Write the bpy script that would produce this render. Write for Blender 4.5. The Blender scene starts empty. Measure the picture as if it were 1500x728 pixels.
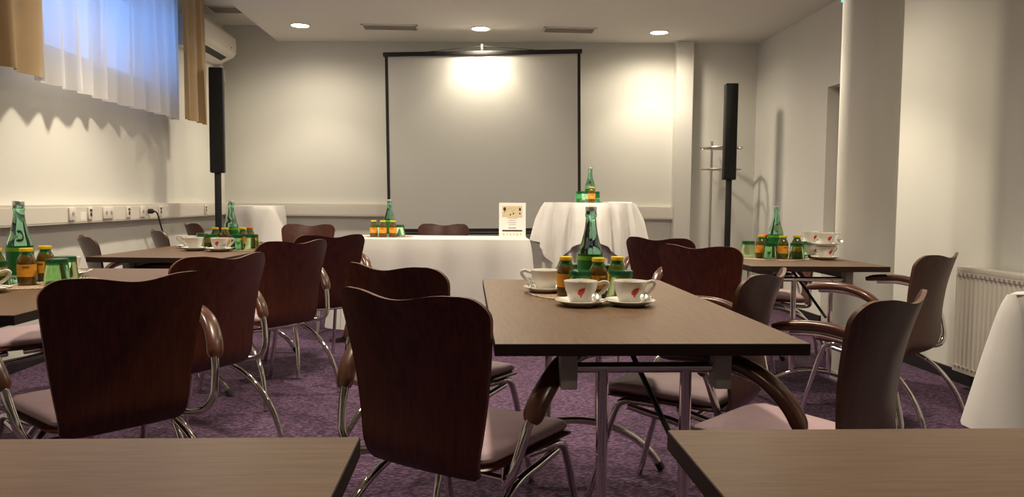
import bpy, bmesh, math, random
from mathutils import Vector, Matrix
random.seed(7)
PI = math.pi
C = bpy.context.scene.collection
R = math.radians

# ------------------------------------------------------------------ materials
def nm(name):
    m = bpy.data.materials.new(name); m.use_nodes = True
    nt = m.node_tree; b = nt.nodes['Principled BSDF']
    return m, nt, b

def mat(name, col, rough=0.5, metal=0.0, spec=0.5, noise=None, bump=None, coat=0.0, trans=0.0, ior=1.45, sheen=0.0, emis=None, estr=0.0, subs=0.0):
    """procedural material: base colour broken up by a noise, optional noise bump"""
    m, nt, b = nm(name)
    b.inputs['Base Color'].default_value = (*col, 1)
    b.inputs['Roughness'].default_value = rough
    b.inputs['Metallic'].default_value = metal
    b.inputs['Specular IOR Level'].default_value = spec
    b.inputs['Coat Weight'].default_value = coat
    b.inputs['Coat Roughness'].default_value = 0.15
    b.inputs['Transmission Weight'].default_value = trans
    b.inputs['IOR'].default_value = ior
    b.inputs['Sheen Weight'].default_value = sheen
    if emis:
        b.inputs['Emission Color'].default_value = (*emis, 1); b.inputs['Emission Strength'].default_value = estr
    tc = nt.nodes.new('ShaderNodeTexCoord')
    if noise:
        sc, amt = noise
        n = nt.nodes.new('ShaderNodeTexNoise'); n.inputs['Scale'].default_value = sc; n.inputs['Detail'].default_value = 5
        nt.links.new(tc.outputs['Object'], n.inputs['Vector'])
        r = nt.nodes.new('ShaderNodeValToRGB')
        r.color_ramp.elements[0].position = .3; r.color_ramp.elements[1].position = .7
        r.color_ramp.elements[0].color = (*[c*(1-amt) for c in col], 1)
        r.color_ramp.elements[1].color = (*[min(1, c*(1+amt)) for c in col], 1)
        nt.links.new(n.outputs['Fac'], r.inputs['Fac']); nt.links.new(r.outputs['Color'], b.inputs['Base Color'])
    if bump:
        sc, st = bump
        n2 = nt.nodes.new('ShaderNodeTexNoise'); n2.inputs['Scale'].default_value = sc; n2.inputs['Detail'].default_value = 4
        nt.links.new(tc.outputs['Object'], n2.inputs['Vector'])
        bp = nt.nodes.new('ShaderNodeBump'); bp.inputs['Strength'].default_value = st; bp.inputs['Distance'].default_value = .01
        nt.links.new(n2.outputs['Fac'], bp.inputs['Height']); nt.links.new(bp.outputs['Normal'], b.inputs['Normal'])
    return m

def wood(name, c0, c1, rough, stretch, scale=6.0, coat=0.0, spec=0.5, bump=0.0):
    """fine streaked wood grain: noise stretched along one object axis"""
    m, nt, b = nm(name)
    tc = nt.nodes.new('ShaderNodeTexCoord'); mp = nt.nodes.new('ShaderNodeMapping')
    mp.inputs['Scale'].default_value = stretch
    nt.links.new(tc.outputs['Object'], mp.inputs['Vector'])
    n = nt.nodes.new('ShaderNodeTexNoise'); n.inputs['Scale'].default_value = scale; n.inputs['Detail'].default_value = 8
    n.inputs['Roughness'].default_value = .65; n.inputs['Distortion'].default_value = .4
    nt.links.new(mp.outputs['Vector'], n.inputs['Vector'])
    r = nt.nodes.new('ShaderNodeValToRGB')
    r.color_ramp.elements[0].position = .3; r.color_ramp.elements[1].position = .72
    r.color_ramp.elements[0].color = (*c0, 1); r.color_ramp.elements[1].color = (*c1, 1)
    nt.links.new(n.outputs['Fac'], r.inputs['Fac']); nt.links.new(r.outputs['Color'], b.inputs['Base Color'])
    b.inputs['Roughness'].default_value = rough; b.inputs['Specular IOR Level'].default_value = spec
    b.inputs['Coat Weight'].default_value = coat; b.inputs['Coat Roughness'].default_value = .2
    if bump:
        bp = nt.nodes.new('ShaderNodeBump'); bp.inputs['Strength'].default_value = bump; bp.inputs['Distance'].default_value = .002
        nt.links.new(n.outputs['Fac'], bp.inputs['Height']); nt.links.new(bp.outputs['Normal'], b.inputs['Normal'])
    return m

def carpet_mat():
    m, nt, b = nm('carpet')
    tc = nt.nodes.new('ShaderNodeTexCoord')
    mp = nt.nodes.new('ShaderNodeMapping'); mp.inputs['Rotation'].default_value = (0, 0, R(38)); mp.inputs['Scale'].default_value = (1, 2.2, 1)
    nt.links.new(tc.outputs['Object'], mp.inputs['Vector'])
    v = nt.nodes.new('ShaderNodeTexVoronoi'); v.inputs['Scale'].default_value = 44; v.inputs['Randomness'].default_value = .55
    nt.links.new(mp.outputs['Vector'], v.inputs['Vector'])
    n = nt.nodes.new('ShaderNodeTexNoise'); n.inputs['Scale'].default_value = 2.2; n.inputs['Detail'].default_value = 4
    nt.links.new(tc.outputs['Object'], n.inputs['Vector'])
    r = nt.nodes.new('ShaderNodeValToRGB')
    r.color_ramp.elements[0].position = .12; r.color_ramp.elements[1].position = .58
    r.color_ramp.elements[0].color = (.255, .145, .258, 1); r.color_ramp.elements[1].color = (.058, .031, .060, 1)
    nt.links.new(v.outputs['Distance'], r.inputs['Fac'])
    mx = nt.nodes.new('ShaderNodeMixRGB'); mx.blend_type = 'MULTIPLY'; mx.inputs['Fac'].default_value = .35
    nt.links.new(r.outputs['Color'], mx.inputs[1]); nt.links.new(n.outputs['Fac'], mx.inputs[2])
    nt.links.new(mx.outputs['Color'], b.inputs['Base Color'])
    b.inputs['Roughness'].default_value = .95; b.inputs['Specular IOR Level'].default_value = .1
    b.inputs['Sheen Weight'].default_value = .05
    bp = nt.nodes.new('ShaderNodeBump'); bp.inputs['Strength'].default_value = .9; bp.inputs['Distance'].default_value = .006; bp.invert = True
    nt.links.new(v.outputs['Distance'], bp.inputs['Height']); nt.links.new(bp.outputs['Normal'], b.inputs['Normal'])
    return m

def sheer_mat():
    m, nt, b = nm('sheer_fabric')
    out = nt.nodes['Material Output']
    d = nt.nodes.new('ShaderNodeBsdfDiffuse'); d.inputs['Color'].default_value = (.80, .78, .76, 1)
    t = nt.nodes.new('ShaderNodeBsdfTranslucent'); t.inputs['Color'].default_value = (.80, .80, .80, 1)
    p = nt.nodes.new('ShaderNodeBsdfTransparent')
    a = nt.nodes.new('ShaderNodeMixShader'); a.inputs[0].default_value = .52
    c = nt.nodes.new('ShaderNodeMixShader')
    tc = nt.nodes.new('ShaderNodeTexCoord'); n = nt.nodes.new('ShaderNodeTexNoise'); n.inputs['Scale'].default_value = 260
    nt.links.new(tc.outputs['Object'], n.inputs['Vector'])
    mr = nt.nodes.new('ShaderNodeMapRange'); mr.inputs[3].default_value = .06; mr.inputs[4].default_value = .16
    nt.links.new(n.outputs['Fac'], mr.inputs[0]); nt.links.new(mr.outputs[0], c.inputs[0])
    nt.links.new(d.outputs[0], a.inputs[1]); nt.links.new(t.outputs[0], a.inputs[2])
    nt.links.new(a.outputs[0], c.inputs[1]); nt.links.new(p.outputs[0], c.inputs[2])
    nt.links.new(c.outputs[0], out.inputs['Surface'])
    return m

M = {}
M['wall'] = mat('wall_paint', (.70, .695, .645), .85, spec=.2, noise=(1.5, .015), bump=(240, .06))
M['ceiling'] = mat('ceiling_paint', (.72, .70, .65), .9, spec=.15, noise=(1.2, .015))
M['trim'] = mat('trunking_plastic', (.70, .66, .59), .55, noise=(3, .02))
M['socket'] = mat('socket_plastic', (.74, .70, .62), .4, noise=(30, .03))
M['black'] = mat('black_plastic', (.012, .012, .012), .55, noise=(50, .1))
M['grille'] = mat('black_grille', (.016, .015, .014), .75, noise=(400, .6), bump=(500, .5))
M['carpet'] = carpet_mat()
M['base'] = mat('black_baseboard', (.012, .010, .012), .6, noise=(12, .2))
M['plyback'] = wood('dark_mahogany_ply', (.028, .0042, .0012), (.086, .0180, .0050), .36, (14, 14, .8), 5, spec=.40)
M['plyedge'] = wood('ply_edge', (.085, .035, .022), (.16, .075, .05), .45, (3, 3, 60), 8, spec=.4)
M['armwood'] = wood('armrest_beech', (.045, .012, .0045), (.105, .031, .011), .32, (3, 1, 3), 16, coat=.3)
M['pink'] = mat('pale_mauve_leatherette', (.42, .295, .325), .55, noise=(25, .04), bump=(300, .08))
M['chrome'] = mat('chrome', (.70, .68, .65), .06, metal=1.0, noise=(3, .02))
M['table'] = wood('wenge_laminate', (.092, .048, .024), (.165, .096, .052), .44, (1.4, 26, 10), 5, spec=.36)
M['tabley'] = wood('wenge_laminate_lengthwise', (.092, .048, .024), (.165, .096, .052), .44, (26, 1.4, 10), 5, spec=.36)
M['tedge'] = wood('wenge_edge', (.014, .007, .005), (.026, .013, .009), .5, (1, 1, 30), 5, spec=.3)
M['grey'] = mat('grey_bracket', (.33, .31, .28), .5, noise=(20, .08))
M['cloth'] = mat('white_tablecloth', (.68, .66, .635), .9, spec=.1, sheen=.2, noise=(5, .02), bump=(420, .12))
M['china'] = mat('white_china', (.80, .77, .71), .18, coat=.4, noise=(6, .015))
M['red'] = mat('red_print', (.62, .035, .012), .35, noise=(60, .08))
M['ink'] = mat('dark_print', (.05, .04, .035), .5, noise=(60, .1))
M['gbottle'] = mat('green_bottle_glass', (.40, .88, .62), .03, trans=1.0, ior=1.33, noise=(4, .03))
M['gtumbler'] = mat('green_tumbler_glass', (.74, .97, .78), .04, trans=1.0, ior=1.25, noise=(8, .05))
M['grim'] = mat('thick_dark_green_glass', (.015, .22, .075), .08, trans=.75, ior=1.4, noise=(40, .3), bump=(120, .5))
M['gjuice'] = mat('olive_juice_glass', (.085, .085, .008), .12, coat=.8, noise=(30, .2))
M['gjuice2'] = mat('amber_juice_glass', (.105, .052, .007), .12, coat=.8, noise=(30, .2))
M['juiceneck'] = mat('green_neck_glass', (.012, .11, .022), .10, coat=.8, noise=(30, .3))
M['yellow'] = mat('yellow_lid', (.78, .52, .015), .35, noise=(30, .05))
M['orangelid'] = mat('orange_lid', (.80, .16, .015), .35, noise=(30, .05))
M['orange'] = mat('orange_label', (.80, .34, .03), .5, noise=(40, .12))
M['lime'] = mat('lime_label', (.16, .42, .03), .4, noise=(12, .12))
M['glabel'] = mat('green_label', (.015, .16, .03), .4, noise=(12, .12))
M['silver'] = mat('silver_cap', (.62, .62, .60), .3, metal=.9, noise=(60, .05))
M['mat'] = mat('beige_placemat', (.36, .25, .16), .8, noise=(160, .25), bump=(200, .4))
M['bead'] = mat('pearl_bead', (.85, .82, .75), .2, coat=.6, noise=(20, .03))
M['gold'] = mat('mustard_drape', (.40, .275, .135), .8, sheen=.3, noise=(9, .05), bump=(380, .1))
M['sheer'] = sheer_mat()
M['frame'] = mat('window_frame_paint', (.66, .66, .66), .5, noise=(6, .02))
M['pane'] = mat('window_glass', (.95, .97, 1), .0, trans=1.0, ior=1.02, noise=(1, .005))
M['acwhite'] = mat('white_appliance_plastic', (.76, .72, .65), .4, noise=(4, .015))
M['screen'] = mat('matte_screen_fabric', (.585, .585, .545), .95, spec=.05, noise=(2, .01))
M['paper'] = mat('white_paper', (.86, .83, .79), .7, noise=(10, .02))
M['cream'] = mat('cream_print', (.66, .55, .35), .7, noise=(90, .12))
M['greyink'] = mat('grey_print', (.40, .37, .34), .7, noise=(60, .1))
M['brownink'] = mat('brown_print', (.05, .025, .018), .7, noise=(60, .1))
M['vent'] = mat('grey_vent_metal', (.34, .31, .27), .6, noise=(10, .05))
M['lamp'] = mat('lamp_lens', (1, .95, .85), .4, emis=(1, .86, .66), estr=26, noise=(5, .01))
M['nickel'] = mat('brushed_nickel', (.50, .47, .42), .35, metal=.9, noise=(30, .05))
M['exit'] = mat('green_sign_face', (.02, .45, .33), .4, emis=(.05, .75, .62), estr=2.2, noise=(5, .02))
M['exitw'] = mat('white_sign_print', (.85, .9, .9), .4, emis=(.8, 1, .97), estr=1.6, noise=(5, .02))
M['rad'] = mat('radiator_enamel', (.70, .66, .585), .45, noise=(4, .015))
M['doorleaf'] = mat('grey_door_leaf', (.42, .38, .33), .6, noise=(3, .03))

# ------------------------------------------------------------------ mesh helpers
def obj(name, bm, m, parent=None, smooth=True, angle=38, loc=None):
    bmesh.ops.recalc_face_normals(bm, faces=bm.faces)
    me = bpy.data.meshes.new(name); bm.to_mesh(me); bm.free()
    ms = m if isinstance(m, (list, tuple)) else [m]
    for x in ms: me.materials.append(x)
    if smooth:
        for p in me.polygons: p.use_smooth = True
        me.set_sharp_from_angle(angle=R(angle))
    o = bpy.data.objects.new(name, me); C.objects.link(o)
    if parent: o.parent = parent
    if loc: o.location = loc
    return o

def thing(name, label, cat, loc=(0, 0, 0), rotz=0, group=None):
    o = bpy.data.objects.new(name, None); C.objects.link(o)
    o.empty_display_size = .1
    o.location = loc; o.rotation_euler = (0, 0, rotz); o['label'] = label; o['category'] = cat
    if group: o['group'] = group
    return o

def tag(o, label, cat, group=None):
    o['label'] = label; o['category'] = cat
    if group: o['group'] = group
    return o

def struct(name, bm, m, parent=None, smooth=False, **k):
    o = obj(name, bm, m, parent, smooth, **k)
    if parent is None: o['kind'] = 'structure'
    return o

def dup(root, loc, rotz, label, group=None):
    r = root.copy(); C.objects.link(r); r.location = loc; r.rotation_euler = (0, 0, rotz)
    r['label'] = label
    if group: r['group'] = group
    for ch in list(root.children):
        c = ch.copy(); C.objects.link(c); c.parent = r
        for g in list(ch.children):
            d = g.copy(); C.objects.link(d); d.parent = c
    return r

def box(bm, x0, x1, y0, y1, z0, z1, bev=0.0, mi=0, seg=2):
    vs = [bm.verts.new(p) for p in ((x0,y0,z0),(x1,y0,z0),(x1,y1,z0),(x0,y1,z0),(x0,y0,z1),(x1,y0,z1),(x1,y1,z1),(x0,y1,z1))]
    fs = [bm.faces.new([vs[i] for i in q]) for q in ((3,2,1,0),(4,5,6,7),(0,1,5,4),(1,2,6,5),(2,3,7,6),(3,0,4,7))]
    for f in fs: f.material_index = mi
    if bev:
        es = list({e for f in fs for e in f.edges})
        bmesh.ops.bevel(bm, geom=es, offset=bev, segments=seg, profile=.5, affect='EDGES')
    return vs

def prism(bm, pts, z0, z1, mi=0):
    n = len(pts)
    a = [bm.verts.new((p[0], p[1], z0)) for p in pts]; b = [bm.verts.new((p[0], p[1], z1)) for p in pts]
    fs = [bm.faces.new(a[::-1]), bm.faces.new(b)]
    for i in range(n): fs.append(bm.faces.new([a[i], a[(i+1)%n], b[(i+1)%n], b[i]]))
    for f in fs: f.material_index = mi

def lathe(bm, prof, seg=28, c=(0, 0, 0), mi=0, close=True):
    """prof: list of (r, z) or (r, z, material)"""
    rings = []
    for p in prof:
        r, z = p[0], p[1]
        if r < 1e-6: rings.append([bm.verts.new((c[0], c[1], c[2]+z))])
        else: rings.append([bm.verts.new((c[0]+r*math.cos(2*PI*i/seg), c[1]+r*math.sin(2*PI*i/seg), c[2]+z)) for i in range(seg)])
    for k in range(len(rings)-1):
        a, b = rings[k], rings[k+1]
        m = prof[k][2] if len(prof[k]) > 2 else mi
        for i in range(seg):
            j = (i+1) % seg
            if len(a) == 1 and len(b) == 1: continue
            if len(a) == 1: f = bm.faces.new([a[0], b[i], b[j]])
            elif len(b) == 1: f = bm.faces.new([a[i], a[j], b[0]])
            else: f = bm.faces.new([a[i], a[j], b[j], b[i]])
            f.material_index = m

def crom(pts, n=6):
    """Catmull-Rom through the points"""
    P = [Vector(p) for p in pts]
    P = [P[0]*2-P[1]] + P + [P[-1]*2-P[-2]]
    out = []
    for i in range(1, len(P)-2):
        p0, p1, p2, p3 = P[i-1], P[i], P[i+1], P[i+2]
        for k in range(n):
            t = k/n
            out.append(.5*((2*p1)+(-p0+p2)*t+(2*p0-5*p1+4*p2-p3)*t*t+(-p0+3*p1-3*p2+p3)*t**3))
    out.append(P[-2].copy())
    return out

def sweep(bm, pts, ra, rb=None, seg=10, up=(0, 0, 1), mi=0, scale=None, power=2.0):
    """elliptical tube along pts; ra along the side vector, rb along the frame's up vector"""
    rb = rb or ra
    pts = [Vector(p) for p in pts]
    up = Vector(up).normalized(); rings = []
    for i, p in enumerate(pts):
        t = (pts[min(i+1, len(pts)-1)]-pts[max(i-1, 0)]).normalized()
        u = up-t*up.dot(t)
        if u.length < 1e-4: u = t.orthogonal()
        u.normalize(); up = u
        s = t.cross(u)
        k = scale(i/(len(pts)-1)) if scale else 1
        ring = []
        for j in range(seg):
            a = 2*PI*j/seg; ca, sa = math.cos(a), math.sin(a)
            ca = math.copysign(abs(ca)**(2/power), ca); sa = math.copysign(abs(sa)**(2/power), sa)
            ring.append(bm.verts.new(p+s*(ra*k*ca)+u*(rb*k*sa)))
        rings.append(ring)
    for a, b in zip(rings, rings[1:]):
        for j in range(seg):
            f = bm.faces.new([a[j], a[(j+1)%seg], b[(j+1)%seg], b[j]]); f.material_index = mi
    for r_ in (rings[0][::-1], rings[-1]):
        f = bm.faces.new(r_); f.material_index = mi

def BM(): return bmesh.new()

# ------------------------------------------------------------------ camera (level of a seated viewer)
cam = bpy.data.cameras.new('camera'); co = bpy.data.objects.new('camera', cam); C.objects.link(co)
cam.sensor_fit = 'HORIZONTAL'; cam.sensor_width = 36; cam.lens = 1127/1500*36
cam.clip_start = .02
dv = Vector((693-750, 364-293, -1127)).normalized()
zv = Vector((1, -.0095, 0)).cross(dv).normalized()
if zv.y < 0: zv = -zv
xv = dv.cross(zv)
co.matrix_world = Matrix(((*xv, 0), (*dv, 0), (*zv, 1.05), (0, 0, 0, 1)))
bpy.context.scene.camera = co

# ------------------------------------------------------------------ the room
XL, ZC = -2.72, 2.74
XR1, XR2 = 2.88, 3.02
YB = -2.6
def yback(x): return 8.60-(x-XL)*.074
bm = BM(); prism(bm, [(XL-.3, YB-.2), (3.6, YB-.2), (3.6, 8.3), (XL-.3, 9.0)], -.12, 0); struct('floor', bm, M['carpet'])
bm = BM(); prism(bm, [(-2.12, YB-.2), (3.6, YB-.2), (3.6, 8.9), (-2.12, 8.9)], ZC, ZC+.35); struct('ceiling', bm, M['ceiling'])
bm = BM(); prism(bm, [(XL-.3, YB-.2), (-2.12, YB-.2), (-2.12, 9.0), (XL-.3, 9.0)], ZC+.17, ZC+.35); struct('ceiling_recess', bm, M['ceiling'])
bm = BM(); prism(bm, [(XL-.3, yback(XL-.3)), (3.6, yback(3.6)), (3.6, yback(3.6)+.3), (XL-.3, yback(XL-.3)+.3)], 0, ZC+.3); struct('wall_back', bm, M['wall'])
bm = BM(); prism(bm, [(XL-.3, YB-.2), (3.6, YB-.2), (3.6, YB), (XL-.3, YB)], 0, ZC+.3); struct('wall_rear', bm, M['wall'])
# left wall with the high window
WZ0, WZ1, WY0, WY1 = 2.00, 2.72, 3.95, 7.06
bm = BM()
for y0, y1, z0, z1 in ((YB, WY0, 0, ZC+.3), (WY1, 8.9, 0, ZC+.3), (WY0, WY1, 0, WZ0), (WY0, WY1, WZ1, ZC+.3)):
    box(bm, XL-.28, XL, y0, y1, z0, z1)
struct('wall_left', bm, M['wall'])
bm = BM()
prism(bm, [(XR1, YB), (XR1+.5, YB), (XR1+.5, 5.2), (XR1, 5.2)], 0, ZC+.2)
struct('wall_right', bm, M['wall'])
DY0, DY1 = 5.50, 6.50
bm = BM()
for y0, y1, z0, z1 in ((5.2, DY0, 0, ZC+.2), (DY1, 8.5, 0, ZC+.2), (DY0, DY1, 2.04, ZC+.2)):
    box(bm, XR2, XR2+.5, y0, y1, z0, z1)
struct('wall_right_far', bm, M['wall'])
# door in its recess
bm = BM(); box(bm, XR2+.16, XR2+.2, DY0, DY1, 0, 2.04); dr = struct('door_1', bm, M['doorleaf'])
bm = BM(); box(bm, XR2+.10, XR2+.16, DY1-.05, DY1, 0, 2.04); box(bm, XR2+.10, XR2+.16, DY0, DY0+.05, 0, 2.04); box(bm, XR2+.10, XR2+.16, DY0, DY1, 1.99, 2.04)
obj('door_frame', bm, M['doorleaf'], dr, False)
bm = BM(); sweep(bm, crom([(XR2+.16, DY0+.12, 1.05), (XR2+.10, DY0+.12, 1.05), (XR2+.095, DY0+.16, 1.05), (XR2+.095, DY0+.24, 1.05)], 4), .009); obj('door_handle', bm, M['nickel'], dr)
# round column beside the right wall, pilaster on the back wall
bm = BM(); lathe(bm, [(0, 0), (.164, 0), (.164, ZC+.1), (0, ZC+.1)], 96, (2.322, 4.45, 0)); o = struct('column_1', bm, M['wall'], smooth=True)
bm = BM(); prism(bm, [(XR1-.44, 1.6), (XR1+.05, 1.6), (XR1+.05, 2.3), (XR1-.44, 2.3)], 0, ZC+.1); struct('column_2', bm, M['wall'])
x0, x1 = 2.14, 2.31
bm = BM(); prism(bm, [(x0, yback(x0)-.13), (x1, yback(x1)-.13), (x1, yback(x1)+.1), (x0, yback(x0)+.1)], 0, ZC+.1); struct('trim_4', bm, M['wall'])
# baseboards
bm = BM(); box(bm, XL-.01, XL+.012, YB, 8.6, 0, .06); struct('baseboard_left', bm, M['base'])
bm = BM(); box(bm, XR1-.014, XR1+.01, YB, 5.2, 0, .075); box(bm, XR1-.014, XR2, 5.2, 5.214, 0, .075); struct('baseboard_right', bm, M['base'])
bm = BM(); box(bm, XR2-.014, XR2+.01, 5.2, DY0, 0, .075); box(bm, XR2-.014, XR2+.01, DY1, 8.18, 0, .075); struct('baseboard_right_far', bm, M['base'])
bm = BM(); prism(bm, [(XL, yback(XL)-.014), (XR2, yback(XR2)-.014), (XR2, yback(XR2)+.01), (XL, yback(XL)+.01)], 0, .06); struct('baseboard_back', bm, M['base'])
# cable trunking along the left and back walls
TZ0, TZ1, TX = .868, .998, XL+.085
bm = BM(); box(bm, XL-.01, TX, YB, 8.56, TZ0, TZ1, .004)
box(bm, TX-.004, TX+.0025, YB, 8.5, TZ0+.012, TZ1-.020, .001)
struct('trim_1', bm, M['trim'])
def backband(bm, x0, x1, z0, z1, off, d):
    prism(bm, [(x0, yback(x0)-off-d), (x1, yback(x1)-off-d), (x1, yback(x1)-off), (x0, yback(x0)-off)], z0, z1)
bm = BM(); backband(bm, XL, 2.14, TZ0-.005, TZ1-.005, -.01, .075); backband(bm, XL, 2.14, TZ0+.008, TZ1-.026, .0645, .003); struct('trim_2', bm, M['trim'])
# pipe duct from the air conditioner down to the trunking
bm = BM(); box(bm, XL-.01, XL+.06, 8.33, 8.42, TZ1-.02, 2.44, .004); box(bm, XL-.01, XL+.075, 8.30, 8.44, 2.28, 2.40, .004); struct('trim_3', bm, M['trim'])

# window
wf = BM()
fy = [WY0, WY0+(WY1-WY0)/3, WY0+2*(WY1-WY0)/3, WY1]
box(wf, XL-.16, XL-.10, WY0, WY1, WZ0, WZ0+.05); box(wf, XL-.16, XL-.10, WY0, WY1, WZ1-.05, WZ1)
for y in fy: box(wf, XL-.16, XL-.10, y-.035, y+.035, WZ0, WZ1)
win = struct('window_1', wf, M['frame'])
bm = BM()
for a, b in zip(fy, fy[1:]): box(bm, XL-.135, XL-.130, a+.03, b-.03, WZ0+.045, WZ1-.045)
obj('pane', bm, M['pane'], win, False)
bm = BM(); box(bm, XL-.10, XL+.02, WY0, WY1, WZ0-.025, WZ0); obj('sill', bm, M['frame'], win, False)

# ------------------------------------------------------------------ curtains
def curtain(name, x, y0, y1, z0, z1, nf, amp, m, label, cat, seed, hem=.0, wav=0.0, group=None, hemmat=True):
    rnd = random.Random(seed); bm = BM()
    N = int(nf*14); K = 14
    ph = [rnd.uniform(-.5, .5) for _ in range(40)]; am = [rnd.uniform(.55, 1.25) for _ in range(int(nf)+4)]
    rows = []
    for k in range(K+1):
        t = k/K; row = []
        for i in range(N+1):
            s = i/N; u = s*nf
            a = am[int(u)]*(1-(u % 1)) + am[int(u)+1]*(u % 1)
            d = math.sin(2*PI*u+ph[int(u)]*0)+.35*math.sin(4*PI*u*.73+ph[3])
            spread = amp*a*(.35+.65*t)
            yy = y0+(y1-y0)*s+.25*spread*math.cos(2*PI*u)*t
            zz = z1+(z0-z1)*t+wav*math.sin(2*PI*u*.5+ph[7])*t
            row.append(bm.verts.new((x+spread*d+.02*t*math.sin(u*.9+ph[1]), yy, zz)))
        rows.append(row)
    for a, b in zip(rows, rows[1:]):
        for i in range(N): bm.faces.new([a[i], a[i+1], b[i+1], b[i]])
    o = obj(name, bm, m, None, True, 80)
    return tag(o, label, cat, group)
curtain('sheer_curtain', XL+.160, 4.66, 6.90, 1.722, 2.895, 11, .034, M['sheer'], 'white translucent net curtain hanging in front of the high window', 'curtain', 3)
curtain('drape', XL+.205, 3.70, 4.71, 1.735, 2.895, 3.6, .040, M['gold'], 'mustard gold drape left of the white net curtain, nearest the camera', 'curtain', 5, group='mustard drapes')
curtain('drape', XL+.262, 6.74, 7.26, 1.715, 2.895, 3.0, .032, M['gold'], 'mustard gold drape right of the net curtain, beside the air conditioner', 'curtain', 11, group='mustard drapes')
bm = BM(); box(bm, XL+.15, XL+.27, 3.5, 7.3, 2.895, 2.912); tag(obj('curtain_rail', bm, M['frame'], None, False), 'white curtain rail under the ceiling above the high window', 'curtain rail')

# ------------------------------------------------------------------ air conditioner
ac = thing('air_conditioner', 'white wall-mounted air conditioner high on the left wall beside the drape', 'air conditioner', (XL, 7.28, 2.44))
prof = [(0, 0), (.09, 0), (.215, .065), (.245, .10), (.25, .17), (.245, .25), (.21, .29), (0, .29)]
bm = BM(); a = [bm.verts.new((p[0], 0, p[1])) for p in prof]; b = [bm.verts.new((p[0], .98, p[1])) for p in prof]
bm.faces.new(a); bm.faces.new(b[::-1])
for i in range(len(prof)): bm.faces.new([a[i], a[(i+1)%len(prof)], b[(i+1)%len(prof)], b[i]])
obj('casing', bm, M['acwhite'], ac, True, 30)
bm = BM(); [bm.verts.new(p) for p in ((.125, .06, .014), (.19, .06, .048), (.19, .86, .048), (.125, .86, .014))]; bm.faces.new(list(bm.verts)); obj('air_slot', bm, M['black'], ac, False)
bm = BM(); prism(bm, [(.19, .05), (.222, .05), (.222, .88), (.19, .88)], .046, .052); o = obj('air_flap', bm, M['acwhite'], ac)
bm = BM(); box(bm, .246, .252, .80, .815, .13, .14); obj('indicator', bm, M['black'], ac, False)

# ------------------------------------------------------------------ ceiling lights and vents
lights = []
def lamp_pos():
    return [(-1.70, 7.74), (.065, 7.72), (1.845, 7.72)]
names = {0: 'round recessed downlight in the ceiling left of the screen', 1: 'round recessed downlight in the ceiling above the screen', 2: 'round recessed downlight in the ceiling right of the screen'}
def downlight(x, y, label, group):
    t = thing('ceiling_light', label, 'ceiling light', (x, y, ZC), 0, group)
    bm = BM(); lathe(bm, [(.082, 0), (.100, 0), (.102, -.004), (.096, -.009), (.084, -.006), (.082, 0)], 40); obj('trim_ring', bm, M['acwhite'], t)
    bm = BM(); lathe(bm, [(0, -.003), (.083, -.003), (.083, .0), (0, .0)], 40); obj('lens', bm, M['lamp'], t)
for i, (x, y) in enumerate(lamp_pos()): downlight(x, y, names[i], 'recessed ceiling downlights')
def spot(x, y, z, p, size=99, blend=.45, rad=.07, col=(1, .865, .665)):
    l = bpy.data.lights.new('downlight_beam', 'SPOT'); l.energy = p; l.spot_size = R(size); l.spot_blend = blend; l.shadow_soft_size = rad; l.color = col
    o = bpy.data.objects.new('downlight_beam', l); C.objects.link(o); o.location = (x, y, z)
for y, p, q in ((7.72, 35, 78), (5.15, 94, 106), (2.5, 104, 52), (-.2, 74, 0)):
    for x in (-1.70, .065, 1.845):
        spot(x, y, ZC-.03, p)                       # the beam inside the reflector's cut-off
        if q: spot(x, y, ZC-.03, q, 168, .9, .08)         # the wide spill around it
def vent(x0, x1, y0, y1, z, label):
    t = thing('ceiling_vent', label, 'vent', ((x0+x1)/2, (y0+y1)/2, z), 0, 'slotted ceiling vents')
    w, d = (x1-x0)/2, (y1-y0)/2
    bm = BM()
    box(bm, -w, w, -d, -d+.018, -.008, 0); box(bm, -w, w, d-.018, d, -.008, 0); box(bm, -w, -w+.018, -d, d, -.008, 0); box(bm, w-.018, w, -d, d, -.008, 0)
    obj('frame', bm, M['trim'], t, False)
    bm = BM(); box(bm, -w+.01, w-.01, -d+.01, d-.01, -.002, 0); obj('backing', bm, M['vent'], t, False)
    bm = BM()
    for i in range(5):
        yy = -d+.03+(2*d-.06)*i/4; box(bm, -w+.018, w-.018, yy-.004, yy+.006, -.007, -.002)
    obj('louvres', bm, M['vent'], t, False)
vent(-1.10, -.55, 7.62, 7.86, ZC, 'long grey ceiling vent left of the screen top')
vent(.68, 1.20, 7.58, 7.82, ZC, 'long grey ceiling vent right of the screen top')
vent(-2.62, -2.18, 7.74, 8.02, ZC+.17, 'grey vent in the ceiling recess above the air conditioner')

# ------------------------------------------------------------------ projection screen
sc = thing('projection_screen', 'large white projection screen with black border hung before the back wall', 'screen', (.125, 7.86, 0))
sc.rotation_euler = (0, R(-1.0), R(-5.5))
W2 = 1.0
bm = BM(); box(bm, -W2+.04, W2-.04, -.002, .002, .76, 2.515); obj('screen_fabric', bm, M['screen'], sc, False)
bm = BM(); box(bm, -W2+.012, -W2+.042, -.004, .003, .72, 2.53); box(bm, W2-.042, W2-.012, -.004, .003, .72, 2.53); box(bm, -W2+.012, W2-.012, -.004, .003, .715, .762); obj('border', bm, M['black'], sc, False)
bm = BM(); box(bm, -W2-.005, W2+.005, -.02, .025, 2.508, 2.55, .006); obj('top_bar', bm, M['black'], sc)
bm = BM(); sweep(bm, [(-W2+.02, 0, .715), (W2-.02, 0, .715)], .013); obj('bottom_bar', bm, M['black'], sc)
bm = BM(); box(bm, -.014, .014, -.012, .012, 2.54, 2.62, .003); obj('hanger', bm, M['black'], sc)
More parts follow.
